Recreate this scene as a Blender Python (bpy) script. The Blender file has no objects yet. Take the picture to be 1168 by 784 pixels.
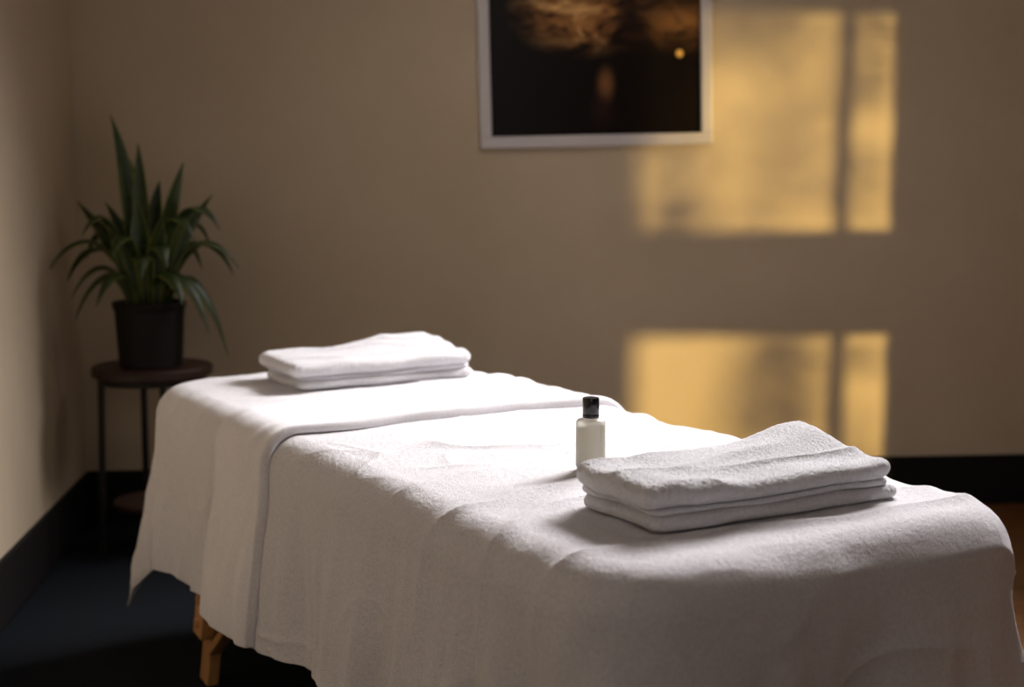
import bpy, bmesh, math, random
import numpy as np
from mathutils import Vector, Matrix
random.seed(7)
rng = np.random.RandomState(11)
SC = bpy.context.scene
COL = SC.collection
SC.view_settings.view_transform = 'Standard'

# ------------------------------------------------------------------ noise
_perm = rng.permutation(256); _perm = np.concatenate([_perm, _perm])
_g = rng.normal(size=(256, 3)); _g /= np.linalg.norm(_g, axis=1)[:, None]
def pn(x, y, z=0.0):
    x, y, z = np.broadcast_arrays(np.asarray(x, float), np.asarray(y, float), np.asarray(z, float))
    xi = np.floor(x).astype(int); yi = np.floor(y).astype(int); zi = np.floor(z).astype(int)
    xf, yf, zf = x-xi, y-yi, z-zi
    f = lambda t: t*t*t*(t*(t*6-15)+10)
    u, v, w = f(xf), f(yf), f(zf)
    def gr(a, b, c):
        h = _perm[(_perm[(_perm[(xi+a) & 255]+((yi+b) & 255)) & 255]+((zi+c) & 255)) & 255]
        g = _g[h]
        return g[..., 0]*(xf-a)+g[..., 1]*(yf-b)+g[..., 2]*(zf-c)
    l = lambda a, b, t: a+(b-a)*t
    return 1.6*l(l(l(gr(0,0,0), gr(1,0,0), u), l(gr(0,1,0), gr(1,1,0), u), v),
             l(l(gr(0,0,1), gr(1,0,1), u), l(gr(0,1,1), gr(1,1,1), u), v), w)
def sstep(a, b, x):
    t = np.clip((x-a)/(b-a), 0, 1); return t*t*(3-2*t)

# ------------------------------------------------------------------ helpers
def mesh_obj(name, verts, faces, mat=None, smooth=True, parent=None, loc=None, rot=None):
    me = bpy.data.meshes.new(name)
    me.from_pydata([tuple(v) for v in verts], [], faces)
    me.validate(); me.update()
    if smooth:
        me.polygons.foreach_set('use_smooth', [True]*len(me.polygons))
    ob = bpy.data.objects.new(name, me); COL.objects.link(ob)
    if mat: me.materials.append(mat)
    if parent: ob.parent = parent
    if loc: ob.location = loc
    if rot: ob.rotation_euler = rot
    return ob
def grid_obj(name, P, mat, flip=False, **k):
    n, m, _ = P.shape
    idx = np.arange(n*m).reshape(n, m)
    f = np.stack([idx[:-1, :-1], idx[1:, :-1], idx[1:, 1:], idx[:-1, 1:]], -1).reshape(-1, 4)
    if flip: f = f[:, ::-1]
    me = bpy.data.meshes.new(name)
    me.vertices.add(n*m); me.vertices.foreach_set('co', P.reshape(-1).astype(np.float32))
    me.loops.add(len(f)*4); me.loops.foreach_set('vertex_index', f.reshape(-1).astype(np.int32))
    me.polygons.add(len(f)); me.polygons.foreach_set('loop_start', (np.arange(len(f))*4).astype(np.int32))
    me.polygons.foreach_set('use_smooth', np.ones(len(f), bool))
    me.update(calc_edges=True); me.validate()
    ob = bpy.data.objects.new(name, me); COL.objects.link(ob)
    me.materials.append(mat)
    if k.get('parent'): ob.parent = k['parent']
    return ob
def box_geo(x0, x1, y0, y1, z0, z1):
    v = [(x0,y0,z0),(x1,y0,z0),(x1,y1,z0),(x0,y1,z0),(x0,y0,z1),(x1,y0,z1),(x1,y1,z1),(x0,y1,z1)]
    f = [(0,3,2,1),(4,5,6,7),(0,1,5,4),(1,2,6,5),(2,3,7,6),(3,0,4,7)]
    return v, f
def boxes_obj(name, boxes, mat, bevel=0.0, parent=None):
    V, F = [], []
    for b in boxes:
        v, f = box_geo(*b); o = len(V); V += v; F += [tuple(i+o for i in q) for q in f]
    ob = mesh_obj(name, V, F, mat, smooth=False, parent=parent)
    if bevel:
        md = ob.modifiers.new('bevel', 'BEVEL'); md.width = bevel; md.segments = 3
    return ob
def bar_obj(name, p0, p1, w, t, mat, up=Vector((0,0,1)), parent=None, bevel=0.004):
    p0, p1 = Vector(p0), Vector(p1); d = p1-p0; L = d.length; d.normalize()
    s = d.cross(up).normalized(); u = s.cross(d).normalized()
    V = []
    for a in (0, L):
        for (i, j) in ((-1,-1),(1,-1),(1,1),(-1,1)):
            V.append(p0+d*a+s*(i*w/2)+u*(j*t/2))
    F = [(0,3,2,1),(4,5,6,7),(0,1,5,4),(1,2,6,5),(2,3,7,6),(3,0,4,7)]
    ob = mesh_obj(name, V, F, mat, smooth=False, parent=parent)
    md = ob.modifiers.new('bevel', 'BEVEL'); md.width = bevel; md.segments = 2
    return ob
def lathe(name, prof, mat, seg=64, parent=None, loc=None):
    V, F = [], []
    for r, z in prof:
        for i in range(seg):
            a = 2*math.pi*i/seg; V.append((r*math.cos(a), r*math.sin(a), z))
    for k in range(len(prof)-1):
        for i in range(seg):
            j = (i+1) % seg
            F.append((k*seg+i, k*seg+j, (k+1)*seg+j, (k+1)*seg+i))
    ob = mesh_obj(name, V, F, mat, parent=parent, loc=loc)
    md = ob.modifiers.new('split', 'EDGE_SPLIT'); md.split_angle = math.radians(35)
    return ob
def empty(name, loc=(0,0,0), rotz=0):
    e = bpy.data.objects.new(name, None); COL.objects.link(e)
    e.location = loc; e.rotation_euler = (0, 0, rotz); e.empty_display_size = .1
    return e

# ------------------------------------------------------------------ materials
def new_mat(name, col=(.5,.5,.5), rough=.6, **kw):
    m = bpy.data.materials.new(name); m.use_nodes = True
    nt = m.node_tree; b = nt.nodes['Principled BSDF']
    b.inputs['Base Color'].default_value = (*col, 1); b.inputs['Roughness'].default_value = rough
    for k, v in kw.items():
        b.inputs[k].default_value = v
    return m, nt, b
def add_noise(nt, scale, detail=4, rough=.55, coord='Object', dist=0, mapscale=None):
    tc = nt.nodes.new('ShaderNodeTexCoord'); n = nt.nodes.new('ShaderNodeTexNoise')
    n.inputs['Scale'].default_value = scale; n.inputs['Detail'].default_value = detail
    n.inputs['Roughness'].default_value = rough; n.inputs['Distortion'].default_value = dist
    if mapscale:
        mp = nt.nodes.new('ShaderNodeMapping'); mp.inputs['Scale'].default_value = mapscale
        nt.links.new(tc.outputs[coord], mp.inputs[0]); nt.links.new(mp.outputs[0], n.inputs['Vector'])
    else:
        nt.links.new(tc.outputs[coord], n.inputs['Vector'])
    return n
def ramp(nt, src, stops):
    r = nt.nodes.new('ShaderNodeValToRGB'); nt.links.new(src, r.inputs[0])
    e = r.color_ramp.elements
    e[0].position, e[0].color = stops[0][0], (*stops[0][1], 1)
    e[1].position, e[1].color = stops[-1][0], (*stops[-1][1], 1)
    for p, c in stops[1:-1]:
        x = e.new(p); x.color = (*c, 1)
    return r
def bump(nt, b, src, strength, dist, prev=None):
    bp = nt.nodes.new('ShaderNodeBump'); bp.inputs['Strength'].default_value = strength
    bp.inputs['Distance'].default_value = dist; nt.links.new(src, bp.inputs['Height'])
    if prev: nt.links.new(prev.outputs[0], bp.inputs['Normal'])
    nt.links.new(bp.outputs[0], b.inputs['Normal']); return bp

def wall_mat(name, c1, c2):
    m, nt, b = new_mat(name, c1, .85)
    n = add_noise(nt, 1.6, 6, .6, 'Object'); r = ramp(nt, n.outputs[0], [(.3, c1), (.7, c2)])
    nt.links.new(r.outputs[0], b.inputs['Base Color'])
    n2 = add_noise(nt, 28, 6, .65); bump(nt, b, n2.outputs[0], .35, .004)
    return m
M_wall = wall_mat('plaster_beige', (.49,.395,.275), (.57,.465,.335))
M_ceil, _, _ = new_mat('ceiling_paint', (.4,.35,.29), .9)
M_base, nt, b = new_mat('baseboard_black', (.006,.005,.005), .7)
b.inputs['Specular IOR Level'].default_value = .2
M_trim, _, _ = new_mat('window_paint', (.6,.57,.5), .5)

M_floor, nt, b = new_mat('wood_floor', (.1,.05,.02), .35)
n = add_noise(nt, 3, 6, .6, 'Object', 1.0, (1.0, 9, 1))
r = ramp(nt, n.outputs[0], [(.3, (.14,.055,.014)), (.7, (.24,.105,.03))])
tc = nt.nodes.new('ShaderNodeTexCoord'); bk = nt.nodes.new('ShaderNodeTexBrick')
bk.inputs['Scale'].default_value = 1; bk.inputs['Brick Width'].default_value = 1.2
bk.inputs['Row Height'].default_value = .12; bk.inputs['Mortar Size'].default_value = .004
bk.inputs['Color1'].default_value = (1,1,1,1); bk.inputs['Color2'].default_value = (.75,.75,.75,1); bk.inputs['Mortar'].default_value = (.1,.1,.1,1)
nt.links.new(tc.outputs['Object'], bk.inputs[0])
mx = nt.nodes.new('ShaderNodeMix'); mx.data_type = 'RGBA'; mx.blend_type = 'MULTIPLY'; mx.inputs[0].default_value = 1
nt.links.new(r.outputs[0], mx.inputs[6]); nt.links.new(bk.outputs[0], mx.inputs[7]); nt.links.new(mx.outputs[2], b.inputs['Base Color'])

M_rug, nt, b = new_mat('rug_slate', (.02,.026,.034), .95)
b.inputs['Specular IOR Level'].default_value = .1
n = add_noise(nt, 180, 3); r = ramp(nt, n.outputs[0], [(.35, (.005,.0065,.009)), (.65, (.012,.015,.020))])
nt.links.new(r.outputs[0], b.inputs['Base Color']); bump(nt, b, n.outputs[0], .6, .004)

def terry(name, col, fine=420, strength=.75, dist=.0025):
    m, nt, b = new_mat(name, col, .95)
    b.inputs['Sheen Weight'].default_value = .35; b.inputs['Sheen Roughness'].default_value = .5
    b.inputs['Specular IOR Level'].default_value = .15
    n1 = add_noise(nt, fine, 4, .7); n2 = add_noise(nt, fine*.35, 3, .6)
    b1 = bump(nt, b, n2.outputs[0], strength*.45, dist*1.2); bump(nt, b, n1.outputs[0], strength, dist, b1)
    n3 = add_noise(nt, fine*.5, 3, .6)
    r = ramp(nt, n3.outputs[0], [(.25, tuple(c*.86 for c in col)), (.6, col)])
    nt.links.new(r.outputs[0], b.inputs['Base Color'])
    return m
M_terry = terry('terry_towel', (.88,.87,.90), 380, 1.0, .0035)
M_blanket = terry('terry_blanket', (.82,.80,.83), 320, .85, .003)
M_sheet = terry('flannel_sheet', (.83,.81,.84), 420, .5, .0016)
M_wood, nt, b = new_mat('beech_wood', (.4,.2,.08), .4)
n = add_noise(nt, 14, 5, .6, 'Object', .6, (1,1,.12)); r = ramp(nt, n.outputs[0], [(.3, (.40,.19,.07)), (.7, (.62,.33,.13))])
nt.links.new(r.outputs[0], b.inputs['Base Color'])
M_vinyl, _, _ = new_mat('pad_vinyl', (.05,.045,.05), .5)
M_metal, _, _ = new_mat('dark_metal', (.02,.018,.017), .45, Metallic=.6)
M_dwood, nt, b = new_mat('dark_stand_wood', (.05,.018,.01), .45)
n = add_noise(nt, 10, 5, .6, 'Object', .5, (1,6,1)); r = ramp(nt, n.outputs[0], [(.3, (.018,.006,.004)), (.7, (.045,.014,.008))])
nt.links.new(r.outputs[0], b.inputs['Base Color'])
M_pot, nt, b = new_mat('glazed_pot', (.009,.0055,.005), .65)
b.inputs['Specular IOR Level'].default_value = .3
n = add_noise(nt, 30, 4); bump(nt, b, n.outputs[0], .4, .003)
M_soil, nt, b = new_mat('soil', (.02,.013,.008), 1)
n = add_noise(nt, 90, 4); bump(nt, b, n.outputs[0], 1, .01)

M_leaf, nt, b = new_mat('snake_plant_leaf', (.03,.08,.02), .42)
at = nt.nodes.new('ShaderNodeAttribute'); at.attribute_name = 'edge'
n = add_noise(nt, 14, 4, .6, 'Object', 1.5, (1,1,4)); r = ramp(nt, n.outputs[0], [(.35, (.010,.026,.005)), (.65, (.034,.060,.009))])
r2 = ramp(nt, at.outputs['Fac'], [(.72, (0,0,0)), (.95, (1,1,1))])
mx = nt.nodes.new('ShaderNodeMix'); mx.data_type = 'RGBA'
nt.links.new(r2.outputs[0], mx.inputs[0]); nt.links.new(r.outputs[0], mx.inputs[6]); mx.inputs[7].default_value = (.12,.14,.025,1)
nt.links.new(mx.outputs[2], b.inputs['Base Color'])
M_tree, _, _ = new_mat('tree_leaf', (.04,.09,.02), .6)
M_bark, _, _ = new_mat('bark', (.08,.05,.03), .9)
M_grass, nt, b = new_mat('grass', (.05,.08,.02), 1)

# ------------------------------------------------------------------ room
XL, XR, YB, YF, ZC = -1.09, 2.75, 5.15, -1.3, 2.65
T = .1
boxes_obj('wall_back', [(XL-T, XR+T, YB, YB+T, 0, ZC)], M_wall)
boxes_obj('wall_left', [(XL-T, XL, YF, YB, 0, ZC)], M_wall)
boxes_obj('wall_front', [(XL-T, XR+T, YF-T, YF, 0, ZC)], M_wall)
wy0, wy1, wz0, wz1 = 3.21, 4.27, .06, 1.84
boxes_obj('wall_right', [(XR, XR+T, YF, wy0, 0, ZC), (XR, XR+T, wy1, YB, 0, ZC),
                         (XR, XR+T, wy0, wy1, 0, wz0), (XR, XR+T, wy0, wy1, wz1, ZC)], M_wall)
boxes_obj('floor', [(XL-T, XR+T, YF-T, YB+T, -.06, 0)], M_floor)
boxes_obj('ceiling', [(XL-T, XR+T, YF-T, YB+T, ZC, ZC+.06)], M_ceil)
boxes_obj('area_rug', [(XL+.02, .95, .2, YB-.03, 0.0, .012)], M_rug, .004)
bh = .19
boxes_obj('baseboard_back', [(XL, XR, YB-.016, YB, 0, bh)], M_base, .004)
boxes_obj('baseboard_left', [(XL, XL+.016, YF, YB-.016, 0, bh)], M_base, .004)
boxes_obj('baseboard_right', [(XR-.016, XR, YF, wy0-.06, 0, bh), (XR-.016, XR, wy1+.05, YB-.016, 0, bh)], M_base, .004)
mx0 = XR+.04
win = boxes_obj('window_1', [
    (mx0, mx0+.02, 4.000, 4.045, wz0, wz1),
    (mx0-.02, mx0+.04, wy0, wy1, .66, 1.05),
    (XR-.012, XR, wy0-.05, wy0, wz0, wz1+.05), (XR-.012, XR, wy1, wy1+.05, wz0, wz1+.05),
    (XR-.012, XR, wy0, wy1, wz1, wz1+.05)], M_trim)
boxes_obj('garden_ground', [(XR+T+.02, 14, -8, 8, -.12, -.05)], M_grass)

# ------------------------------------------------------------------ tree outside (casts foliage shadow)
def tree():
    root = empty('garden_tree', (4.7, 2.2, -.05))
    V, F = [], []
    r = random.Random(3)
    def leaf(c, s):
        d = Vector((r.gauss(0,1), r.gauss(0,1), r.gauss(0,1))).normalized()
        u = d.orthogonal().normalized(); w = d.cross(u)
        o = len(V)
        for (a, b_) in ((-1,0),(-.3,.42),(.4,.36),(1,0),(.4,-.36),(-.3,-.42)):
            V.append(c+u*a*s+w*b_*s)
        F.append(tuple(range(o, o+6)))
    cl = [
        (1.42,.38,.17,.34,340), (1.50,.50,.12,.2,90), (1.74,.60,.10,.08,30), (1.04,1.12,.13,.08,140), (.98,1.58,.14,.34,260),
        (1.28,1.80,.30,.12,200), (1.75,1.25,.10,.16,50), (1.74,1.68,.13,.20,140), (1.5,1.35,.14,.34,110), (1.75,.25,.08,.12,30),
        (1.2,1.40,.3,.4,170), (1.0,2.05,.3,.15,120), (1.7,2.1,.3,.15,120)]
    for xw, zw, rx, rz, nn in cl:
        for i in range(nn):
            X = 4.7+r.uniform(-.3,.3)
            a, q = r.uniform(0, 6.283), math.sqrt(r.random())
            yy = YB-(X-(xw+rx*q*math.cos(a)))
            leaf(Vector((X-4.7, yy-2.2, zw+rz*q*math.sin(a)+.05)), r.uniform(.020,.038))
    mesh_obj('leaves', V, F, M_tree, smooth=False, parent=root)
    lathe('trunk', [(.0,0),(.07,0),(.05,.12),(.04,.5),(.03,.9),(0,.92)], M_bark, 16, root, (0,.62,0))
    cu = bpy.data.curves.new('branches', 'CURVE'); cu.dimensions = '3D'; cu.bevel_depth = .03; cu.bevel_resolution = 2
    for tgt in [(0,.75,2.2), (0,-.1,2.1), (0,-.35,1.3), (0,-.05,.65), (.0,.2,1.7)]:
        s = cu.splines.new('BEZIER'); s.bezier_points.add(1)
        p, q = s.bezier_points
        p.co = (0,.62,0); q.co = tgt; p.radius = 1.0; q.radius = .12
        p.handle_right = (0,.66,.6); p.handle_left = (0,.6,-.3); q.handle_left = (0,(tgt[1]+.6)/2,tgt[2]-.15); q.handle_right = tgt
    ob = bpy.data.objects.new('branches', cu); COL.objects.link(ob); cu.materials.append(M_bark); ob.parent = root
tree()

# ------------------------------------------------------------------ massage table
ANG = math.radians(25.4); CX, CY, ZT = .216, 2.950, .725
HW, HL, RF, RC = .440, 1.070, .075, .075
table = empty('massage_table', (CX, CY, 0), ANG)
pad = boxes_obj('padded_top', [(-.375,.375,-.98,.98,.625,.700)], M_vinyl, .03, table)
boxes_obj('top_frame', [(-.385,.385,-.97,-.93,.55,.625), (-.385,.385,.93,.97,.55,.625), (-.385,-.355,-.97,.97,.55,.625), (.355,.385,-.97,.97,.55,.625)], M_wood, .003, table)
for k, (sx, sy) in enumerate([(-1,1),(1,1),(-1,-1),(1,-1)]):
    top = Vector((sx*.375, sy*.66, .60)); bot = Vector((sx*.420, sy*.725, .012))
    mid = top.lerp(bot, .78)
    bar_obj(f'leg_upper_{k+1}', top, mid, .034, .062, M_wood, Vector((0,1,0)), table)
    off = Vector((-sx*.030,sy*.012,0))
    bar_obj(f'leg_lower_{k+1}', top.lerp(bot,.35)+off, bot+off, .030, .060, M_wood, Vector((0,1,0)), table)
    for j, f in enumerate((.62,.72)):
        c = top.lerp(bot, f)
        kn = lathe(f'leg_knob_{k+1}_{j+1}', [(0,0),(.012,0),(.013,.003),(.010,.008),(0,.009)], M_wood, 20, table, c+Vector((sx*.016,0,0)))
        kn.rotation_euler = (0, sx*math.pi/2, 0)
    bar_obj(f'leg_brace_{k+1}', (sx*.365, sy*.12, .565), (sx*.388, sy*.70, .10), .02, .034, M_wood, Vector((1,0,0)), table)
for s in (-1, 1):
    bar_obj(f'cross_bar_{s+2}', (-.38, s*.70, .30), (.38, s*.70, .30), .022, .06, M_wood, Vector((0,0,1)), table)

def drape(X, Y):
    ix, iy = HW-RF-RC, HL-RF-RC
    qx, qy = np.clip(X, -ix, ix), np.clip(Y, -iy, iy)
    vx, vy = X-qx, Y-qy; dist = np.sqrt(vx*vx+vy*vy)+1e-9
    nx, ny = vx/dist, vy/dist
    corner = 4*(nx*nx*ny*ny)
    d = np.maximum(dist-RC, 0)
    arc = RF*math.pi/2; th = np.clip(d/RF, 0, math.pi/2)
    dd = np.maximum(d-arc, 0)
    dd = dd*(1-.10*corner)
    px, py = qx+nx*RC, qy+ny*RC
    F = pn(px*4.2+3.1, py*4.2+7.7, 0.5)+.75*pn(px*8+1.3, py*8+5.1, dd*1.2+2.5)+.35*pn(px*17, py*17, dd*1.5)
    g = sstep(-.06, .36, dd)*sstep(0,.03,d)
    near = sstep(-.3,-.95,py)
    F = F*(1+.5*near)+.9*near*pn(px*11+6.1, py*11+2.4, 7.7)*sstep(0,.2,dd)
    ang = np.arctan2(ny, nx)
    fold = .050*g*F + corner*sstep(0,.42,dd)*(.045*np.cos(ang*8)+.02)
    flare = .09*dd + .05*dd*np.maximum(ny, 0)
    h = np.where(dist <= RC, dist, RC+RF*np.sin(th)+flare+fold)
    z = ZT-RF*(1-np.cos(th))-dd*.985
    x = qx+nx*h; y = qy+ny*h
    return np.stack([x, y, z], -1), dd, dist
def normals(P):
    a = np.gradient(P, axis=0); b_ = np.gradient(P, axis=1)
    n_ = np.cross(a, b_); n_ /= (np.linalg.norm(n_, axis=-1, keepdims=True)+1e-12)
    return n_
def ridge(x, y, z, p=2.0):
    return np.clip(1-np.abs(pn(x, y, z))*3.0, 0, 1)**p
def wrinkle(X, Y, amt=1.0):
    w = .0050*pn(X*3.5, Y*3.5, 4.2)
    w += .0060*ridge(X*2.2+.5*pn(X*3, Y*3, 1), Y*5.5, 9.1)*sstep(-.3,.3,pn(X*2.1,Y*2.1,14.2))
    w += .0030*ridge(X*6+.4*pn(X*4, Y*4, 2), Y*4+X*2, 19.1, 3)*sstep(-.1,.4,pn(X*2.7,Y*2.7,24.2))
    w += .0014*pn(X*9, Y*13, 3.3)
    w += .0004*pn(X*24, Y*24, 3.3)
    return w*amt
def cloth_noise(X, Y):
    return .0003*pn(X*110, Y*110, 1.7)+.00045*pn(X*190, Y*190, 8.7)
nx_, ny_ = 520, 860
dl, dr, dn, df = .46, .45, .50, .48
X, Y = np.meshgrid(np.linspace(-(HW-RF)-dl-.03, (HW-RF)+dr, nx_), np.linspace(-(HL-RF)-dn, (HL-RF)+df, ny_), indexing='ij')
k = sstep(.2, -.6, Y); lf = np.clip((-X-(HW-RF))/(dl+.03), 0, 1)
X2 = X+lf*k*.07
P, dd, dist = drape(X2, Y)
N = normals(P)
yb = .16
nearm = sstep(yb+.03, yb-.03, Y)
P = P+N*(wrinkle(X2, Y, .95+.2*nearm)+cloth_noise(X2, Y)*(.4+1.0*nearm)+.002)[..., None]
cr = .006*np.exp(-((Y+.25+.35*X2+.03*pn(X2*4,Y*4,2))/.02)**2)*sstep(.1,.25,X2)
cr += .005*np.exp(-((Y+.05-.25*X2)/.025)**2)*sstep(.0,-.15,X2)*sstep(-.36,-.3,X2)
P[..., 2] += cr
sheet = grid_obj('table_blanket', P, M_blanket)
sheet.location = (CX, CY, 0); sheet.rotation_euler = (0,0,ANG)
md = sheet.modifiers.new('thickness', 'SOLIDIFY'); md.thickness = .004; md.offset = -1
nu, nv = 440, 150
u = np.linspace(-(HW-RF)-dl-.025, (HW-RF)+dr-.05, nu)
yA = .56+.18*u+.03*pn(u*3, 0*u, 6.6); yA = np.clip(yA, .48, .69)
yB = .155-.05*u+.022*pn(u*4.5, 0*u, 1.1)-.05*sstep(-.36,-.6,u)+.014*np.sin(u*6)
v = np.linspace(0, 1, nv)
v = np.sin(v*math.pi/2)*0.35+v*.65
U = np.repeat(u[:, None], nv, 1); Yv = yA[:, None]*(1-v)[None]+yB[:, None]*v[None]
Pc, _, _ = drape(U, Yv)
Nc = -normals(Pc)
eB = (Yv-yB[:, None]); eA = (yA[:, None]-Yv)
th = .014*np.sqrt(np.clip(1-(1-np.clip(eB/.010, 0, 1))**2, 0, 1))*(.5+.5*sstep(.07,.015,eB))
th = th*np.sqrt(np.clip(eA/.03, 0, 1))
wr = wrinkle(U, Yv, .95)+cloth_noise(U, Yv)*.4+.0060*(pn(U*5, Yv*16+U*4, 3))*sstep(0,.05,eB)*sstep(0,.05,eA)+.002
Pc = Pc+Nc*(np.maximum(th+wr*sstep(0,.012,eB), .0)+.003)[..., None]
cuff = grid_obj('folded_back_cuff', Pc, M_sheet, flip=True, parent=sheet)
md = cuff.modifiers.new('thickness', 'SOLIDIFY'); md.thickness = .003; md.offset = 1

# ------------------------------------------------------------------ folded towels
def folded_towel(name, loc, rot, lx, ly, layers, topfun, seed, mat):
    VV, FF = [], []
    for li, (z0, z1, sh, dx, dy) in enumerate(layers):
        n, m = 280, 150
        s = lambda k: np.linspace(-1, 1, k)
        a = s(n); b_ = s(m)
        a = a*.7+.3*np.sin(a*math.pi/2); b_ = b_*.65+.35*np.sin(b_*math.pi/2)
        A, B = np.meshgrid(a, b_, indexing='ij')
        ex = lx/2*sh; ey = ly/2*sh
        ex_ = ex+.008*pn(B*2, seed+li*3.3, .5); ey_ = ey+.006*pn(A*3, seed+li*5.1, 2.5)
        Xl, Yl = A*ex_, B*ey_
        rc = .028
        cx = np.abs(Xl)-(ex_-rc); cy = np.abs(Yl)-(ey_-rc)
        q = (cx > 0) & (cy > 0); L = np.sqrt(cx**2+cy**2)+1e-9
        mxx = np.maximum(cx, cy)
        fx = np.where(q, mxx/L, 1)
        Xn = np.where(q, np.sign(Xl)*((ex_-rc)+cx*fx), Xl); Yn = np.where(q, np.sign(Yl)*((ey_-rc)+cy*fx), Yl)
        e = np.minimum(ex_-np.abs(Xl), ey_-np.abs(Yl))
        e = np.clip(e, 0, None)
        Xl, Yl = Xn, Yn
        H = (z1-z0)/2; re = H*1.35
        prof = np.sqrt(np.clip(1-(1-np.clip(e/re, 0, 1))**2, 0, 1))
        X_, Y_ = Xl+dx, Yl+dy
        up0 = topfun(X_, Y_)
        frac0 = (z0/layers[-1][1])**1.6; frac1 = (z1/layers[-1][1])**1.6
        w0 = .003*pn(X_*7+seed, Y_*7, li*7.7); w1 = .003*pn(X_*7+seed, Y_*7, (li+1)*7.7)
        zb = z0+up0*frac0+w0*(1 if li else 0)
        zt = z1+up0*frac1+w1
        midz = (zb+zt)/2; hh = np.maximum((zt-zb)/2, .003)
        f1 = .0007*pn(X_*150, Y_*150, seed)+.0007*pn(X_*300, Y_*300, seed+4)+.0005*pn(X_*40, Y_*40, seed+9)
        zt2 = midz+hh*prof+f1; zb2 = midz-hh*prof*.97+f1*(1-prof)
        jit = .0011*pn(X_*160, Y_*160, midz*160)
        for Z, flip in ((zt2, False), (zb2, True)):
            Pn = np.stack([X_+jit, Y_+jit, Z], -1).reshape(-1, 3)
            o = len(VV); VV.extend(Pn.tolist())
            idx = np.arange(n*m).reshape(n, m)+o
            f = np.stack([idx[:-1,:-1], idx[1:,:-1], idx[1:,1:], idx[:-1,1:]], -1).reshape(-1, 4)
            if flip: f = f[:, ::-1]
            FF.extend(map(tuple, f.tolist()))
    ob = mesh_obj(name, VV, FF, mat, loc=loc, rot=(0,0,rot))
    md = ob.modifiers.new('weld', 'WELD'); md.merge_threshold = .0002
    return ob
def top_near(X_, Y_):
    back = sstep(-.08, .10, Y_)
    r = .008*back*sstep(-.24,-.1,X_)
    r = r+.030*back*np.exp(-(np.clip(X_-.212,0,9)/.035)**2-(np.clip(.212-X_,0,9)/.12)**2)
    r = r+.009*np.exp(-((Y_-.02-.15*X_+.02*pn(X_*6,0*X_,1))/.024)**2)*sstep(-.22,-.1,X_)*sstep(.2,.05,X_)
    r = r+.005*(pn(X_*6, Y_*6, 5.5))
    r = r+.007*ridge(X_*3+Y_*3, Y_*7-X_*2, 7.5)
    r = r+.009*sstep(-.14,-.22,X_)
    return r
folded_towel('folded_towel', (.570,2.258,ZT+.005), math.radians(24.7), .50, .230,
    [(0,.022,1.0,0.006,-.004),(.0215,.032,.970,.002,.005),(.0315,.065,1.0,-.007,.001)], top_near, 3.3, M_terry)
def top_far(X_, Y_):
    back = sstep(-.12, .10, Y_)
    r = .006*back+.026*back*np.exp(-(np.clip(X_-.215,0,9)/.04)**2-(np.clip(.215-X_,0,9)/.22)**2)
    r = r+.005*pn(X_*8+3, Y_*8, 1.5)+.007*ridge(X_*5, Y_*9, 3.5)
    return r
folded_towel('folded_towel.001', (-.058,3.70,ZT+.005), math.radians(26), .505, .25,
    [(0,.023,.975,0.010,-.002),(.0225,.033,.96,.010,.006),(.0325,.067,1.0,-.004,0)], top_far, 8.1, M_terry)

# ------------------------------------------------------------------ oil bottle
bz = ZT+.007
bot = empty('oil_bottle', (.366, 2.535, bz))
M_glass, nt, b = new_mat('frosted_bottle', (.88,.86,.79), .34)
b.inputs['Transmission Weight'].default_value = .82; b.inputs['IOR'].default_value = 1.3
M_liq, nt, b = new_mat('massage_oil_liquid', (.64,.61,.50), .35)
b.inputs['Transmission Weight'].default_value = .5; b.inputs['IOR'].default_value = 1.3
M_cap, _, _ = new_mat('black_cap', (.006,.006,.007), .22)
lathe('bottle_body', [(0,0),(.022,0),(.0255,.0015),(.027,.005),(.027,.0820),(.0264,.0868),(.0240,.0900),(.018,.0920),(.0140,.0930),(.0135,.098),(0,.098)], M_glass, 72, bot)
lathe('liquid', [(0,.003),(.022,.003),(.0245,.006),(.0247,.076),(0,.076)], M_liq, 64, bot)
lathe('cap', [(0,.0935),(.0145,.0935),(.0152,.0945),(.0152,.0995),(.0147,.1003),(.0152,.1011),(.0152,.1285),(.0142,.1305),(.0,.1308)], M_cap, 72, bot)

# ------------------------------------------------------------------ framed picture
fx0, fx1, fz0, fz1 = .335, 1.18, 1.352, 2.45
pic = empty('framed_picture', ((fx0+fx1)/2, YB, fz0)); pic.rotation_euler = (0, math.radians(-1.3), 0)
W = (fx1-fx0)/2; Hh = fz1-fz0
M_frame, nt, b = new_mat('frame_silver_white', (.60,.56,.56), .4)
n = add_noise(nt, 40, 3); bump(nt, b, n.outputs[0], .1, .002)
fw = .042
boxes_obj('frame_border', [(-W,W,-.030,-.002,0,fw),(-W,W,-.030,-.002,Hh-fw,Hh),(-W,-W+fw,-.030,-.002,fw,Hh-fw),(W-fw,W,-.030,-.002,fw,Hh-fw)], M_frame, .005, pic)
M_pic, nt, b = new_mat('dark_landscape_print', (.01,.008,.007), .3)
b.inputs['Specular IOR Level'].default_value = .15
tc = nt.nodes.new('ShaderNodeTexCoord')
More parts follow.
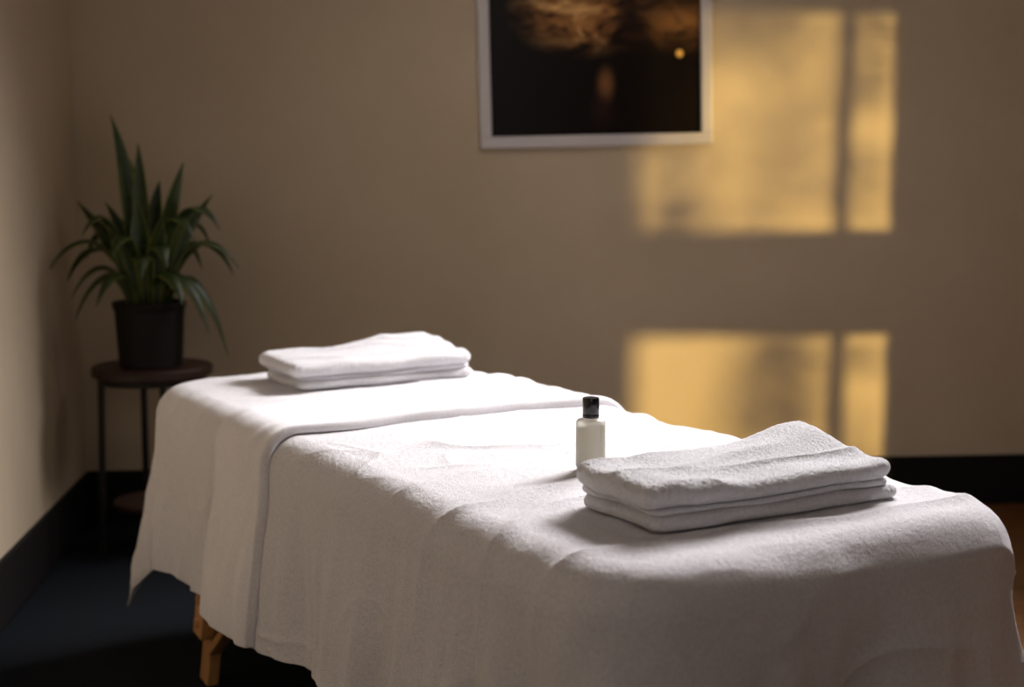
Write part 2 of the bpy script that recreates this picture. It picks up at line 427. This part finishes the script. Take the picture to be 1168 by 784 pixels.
def blob(cx, cz, sx, sz, k=2.0, dist=0.0):
    mp = nt.nodes.new('ShaderNodeMapping'); mp.inputs['Location'].default_value = (-cx/sx, 0, -cz/sz); mp.inputs['Scale'].default_value = (1/sx, 0, 1/sz)
    nt.links.new(tc.outputs['Object'], mp.inputs[0])
    g = nt.nodes.new('ShaderNodeVectorMath'); g.operation = 'LENGTH'; nt.links.new(mp.outputs[0], g.inputs[0])
    r_ = nt.nodes.new('ShaderNodeMapRange'); r_.interpolation_type = 'SMOOTHSTEP'
    r_.inputs[1].default_value = 1.0; r_.inputs[2].default_value = 0.0
    nt.links.new(g.outputs['Value'], r_.inputs[0]); return r_.outputs[0]
def mathn(op, a, c):
    m_ = nt.nodes.new('ShaderNodeMath'); m_.operation = op; m_.use_clamp = True
    nt.links.new(a, m_.inputs[0])
    if isinstance(c, (int, float)): m_.inputs[1].default_value = c
    else: nt.links.new(c, m_.inputs[1])
    return m_.outputs[0]
def mixc(fac, a, col):
    m_ = nt.nodes.new('ShaderNodeMix'); m_.data_type = 'RGBA'
    nt.links.new(fac, m_.inputs[0])
    if isinstance(a, tuple): m_.inputs[6].default_value = (*a, 1)
    else: nt.links.new(a, m_.inputs[6])
    if isinstance(col, tuple): m_.inputs[7].default_value = (*col, 1)
    else: nt.links.new(col, m_.inputs[7])
    return m_.outputs[2]
nz = add_noise(nt, 6, 5, .6, 'Object', .6, (1,1,2.0))
cl = ramp(nt, nz.outputs[0], [(.40, (.02,.008,.004)), (.52, (.38,.17,.05)), (.66, (1,.62,.25))])
nm = ramp(nt, nz.outputs[0], [(.36, (0,0,0)), (.56, (1,1,1))])
c0 = mixc(mathn('MULTIPLY', blob(-.04,.48,.30,.18), 1.5), (.007,.004,.003), cl.outputs[0])
c1 = mixc(mathn('MULTIPLY', blob(.32,.44,.20,.14), nm.outputs[0]), c0, (.26,.12,.04))
c2 = mixc(blob(.13,.46,.10,.16), c1, (.02,.008,.006))
c3 = mixc(mathn('MULTIPLY', blob(.035,.22,.045,.085), .8), c2, (.30,.13,.05))
c4 = mixc(mathn('MULTIPLY', blob(.02,.14,.06,.10), .5), c3, (.04,.015,.01))
c5 = mixc(mathn('MULTIPLY', blob(.305,.325,.018,.018), 3.0), c4, (1,.6,.15))
nt.links.new(c5, b.inputs['Base Color'])
boxes_obj('print', [(-W+fw-.005,W-fw+.005,-.014,-.006,fw-.005,Hh-fw+.005)], M_pic, 0, pic)

# ------------------------------------------------------------------ plant stand
SX, SY, SZ = -.775, 4.72, .632
st = empty('plant_stand', (SX, SY, 0.012))
R_ = .195
lathe('stand_top', [(0,SZ-.047),(R_-.012,SZ-.047),(R_,SZ-.041),(R_,SZ-.018),(R_-.006,SZ-.012),(0,SZ-.012)], M_dwood, 72, st)
lathe('lower_shelf', [(0,.15),(.135,.15),(.14,.155),(.14,.165),(.135,.17),(0,.17)], M_dwood, 60, st)
for i in range(4):
    a = math.radians(20+90*i)
    x, y = .165*math.cos(a), .165*math.sin(a)
    bar_obj(f'leg_{i+1}', (x*1.08, y*1.08, 0), (x, y, SZ-.035), .02, .02, M_metal, Vector((1,0,0)), st, .002)
lathe('top_ring', [(.165,SZ-.065),(.175,SZ-.065),(.175,SZ-.047),(.165,SZ-.047)], M_metal, 48, st)

# ------------------------------------------------------------------ snake plant
PX, PY, PZ = SX-.0, SY-.02, SZ
pl = empty('potted_snake_plant', (PX, PY, PZ))
lathe('pot', [(0,0),(.096,0),(.101,.004),(.112,.185),(.116,.19),(.118,.212),(.112,.214),(.106,.19),(0,.185)], M_pot, 64, pl)
lathe('soil', [(0,.196),(.05,.198),(.107,.192)], M_soil, 32, pl)
def leaves():
    V, F, E = [], [], []
    r = random.Random(21)
    spec = [(-.105,.61,.02,1,1.0),(-.060,.47,.08,1,1),(-.015,.52,-.03,1,1.1),(.035,.40,.06,1,1),(.125,.46,.00,.85,1.05),(.215,.355,-.03,.7,1.05),
            (-.22,.335,.0,.75,1.1),(-.195,.22,-.05,.6,1.1),(-.305,.115,-.03,.25,1.05),(-.265,.07,.04,.2,.9),(-.225,-.05,-.08,.1,1.1),
            (.295,.11,-.02,.25,1.1),(.27,.085,.06,.2,.9),(.255,-.18,-.05,.05,1.25),(.205,-.09,-.12,.05,1.1),(.165,.21,-.1,.5,1.1),(.195,.18,.06,.5,.9),
            (-.11,.26,-.08,.8,1.2),(.065,.29,-.08,.8,1.2),(-.02,.34,-.06,.9,1.2),(-.09,.15,-.13,.5,1.1),(.08,.12,-.14,.5,1.1),
            (-.145,.0,-.12,.15,1.1),(-.145,.33,.06,.8,.9),(.12,.30,.05,.75,.9),(.0,.08,-.16,.4,1.1),(.13,.0,-.14,.15,1.1),(-.21,.14,.08,.4,.9),(.16,.10,.1,.4,.9),
            (.24,.24,-.06,.5,1.0),(-.24,.02,-.05,.15,1.0)]
    for (tx, tz, ty, up, wf) in spec:
        ty += r.uniform(-.02,.02)
        az = math.atan2(ty, tx); rb = r.uniform(.01,.05)
        p0 = Vector((rb*math.cos(az), rb*math.sin(az), -.02)); p3 = Vector((tx, ty, tz))
        if up >= .7:
            c1_ = p0+Vector((tx*.08, ty*.08, tz*.38)); c2_ = Vector((tx*.55, ty*.55, tz*.72))
        else:
            apex = max(tz, 0)+.10+.10*(.7-up)
            c1_ = p0+Vector((tx*.12, ty*.12, apex*.9)); c2_ = Vector((tx*.72, ty*.72, apex*1.12+.0))
        Wd = r.uniform(.031,.040)*wf
        nseg = 24
        o = len(V)
        tw = r.uniform(-.6,.6)
        for i in range(nseg+1):
            t = i/nseg
            p = p0*(1-t)**3+c1_*3*t*(1-t)**2+c2_*3*t*t*(1-t)+p3*t**3
            d = ((c1_-p0)*(1-t)**2+(c2_-c1_)*2*t*(1-t)+(p3-c2_)*t*t).normalized()
            s0 = Vector((-math.sin(az), math.cos(az), 0))
            if s0.x < 0: s0 = -s0
            s0 = (s0*(.7+tw)+Vector((1,0,0))*(.9*up+.1)).normalized()
            s_ = (s0-d*s0.dot(d)).normalized(); n_ = s_.cross(d)
            w = Wd*(.5+.5*math.sin(min(1, t/.5)*math.pi/2))*(1-max(0,(t-.5)/.5)**1.8)
            w = max(w, .0006)
            for j in range(5):
                q = (j-2)/2
                V.append(p+s_*(q*w*.85)+n_*(abs(q)**1.5*w*.4)+Vector((0,0,.204)))
                E.append(abs(q))
        for i in range(nseg):
            for j in range(4):
                a = o+i*5+j; F.append((a, a+1, a+6, a+5))
    ob = mesh_obj('leaves', V, F, M_leaf, parent=pl)
    at_ = ob.data.attributes.new('edge', 'FLOAT', 'POINT'); at_.data.foreach_set('value', E)
    md = ob.modifiers.new('thickness', 'SOLIDIFY'); md.thickness = .003; md.offset = 0
    md = ob.modifiers.new('sub', 'SUBSURF'); md.levels = 1; md.render_levels = 1
leaves()

# ------------------------------------------------------------------ lights
def area(name, loc, tgt, size, power, col, spread=180, sy=None):
    l = bpy.data.lights.new(name, 'AREA'); l.energy = power; l.color = col; l.size = size
    if sy: l.shape = 'RECTANGLE'; l.size_y = sy
    l.spread = math.radians(spread)
    o = bpy.data.objects.new(name, l); COL.objects.link(o); o.location = loc
    o.rotation_euler = (Vector(tgt)-Vector(loc)).to_track_quat('-Z', 'Y').to_euler()
    return o
s = bpy.data.lights.new('sun', 'SUN'); s.energy = 5.2; s.color = (1,.70,.24); s.angle = math.radians(2.0)
so = bpy.data.objects.new('sun', s); COL.objects.link(so); so.location = (9, -1, 3)
so.rotation_euler = Vector((-1,1,-.004)).to_track_quat('-Z', 'Y').to_euler()
area('key_daylight', (1.75,4.40,2.45), (0.30,2.72,.72), 1.4, 74, (1,.96,.97), 82, 1.2)  # added key lamp hung inside the room, standing in for daylight from the right
area('front_fill', (.2,-.6,2.4), (0.5,3.2,1.1), 1.4, 5.5, (1,.95,.94), 140)  # added fill behind the camera, not a real ceiling fixture
area('back_wall_fill', (.75,3.7,2.6), (.75,4.6,0), .8, 6.5, (1,.90,.79), 150)  # added weak warm fill to lift the back wall, no fixture there
w = bpy.data.worlds.new('world'); SC.world = w; w.use_nodes = True
w.node_tree.nodes['Background'].inputs[0].default_value = (.55,.6,.75,1); w.node_tree.nodes['Background'].inputs[1].default_value = .4

# ------------------------------------------------------------------ camera
cd = bpy.data.cameras.new('camera'); cam = bpy.data.objects.new('camera', cd); COL.objects.link(cam)
cd.lens = 50; cd.sensor_width = 36; cam.location = (0,0,1.28)
ps, th_ = math.radians(5), math.radians(7.1)
Fd = Vector((math.sin(ps)*math.cos(th_), math.cos(ps)*math.cos(th_), -math.sin(th_)))
cam.rotation_euler = Fd.to_track_quat('-Z', 'Y').to_euler()
cd.dof.use_dof = True; cd.dof.focus_distance = 2.55; cd.dof.aperture_fstop = 2.6
cd.clip_start = .05
SC.camera = cam
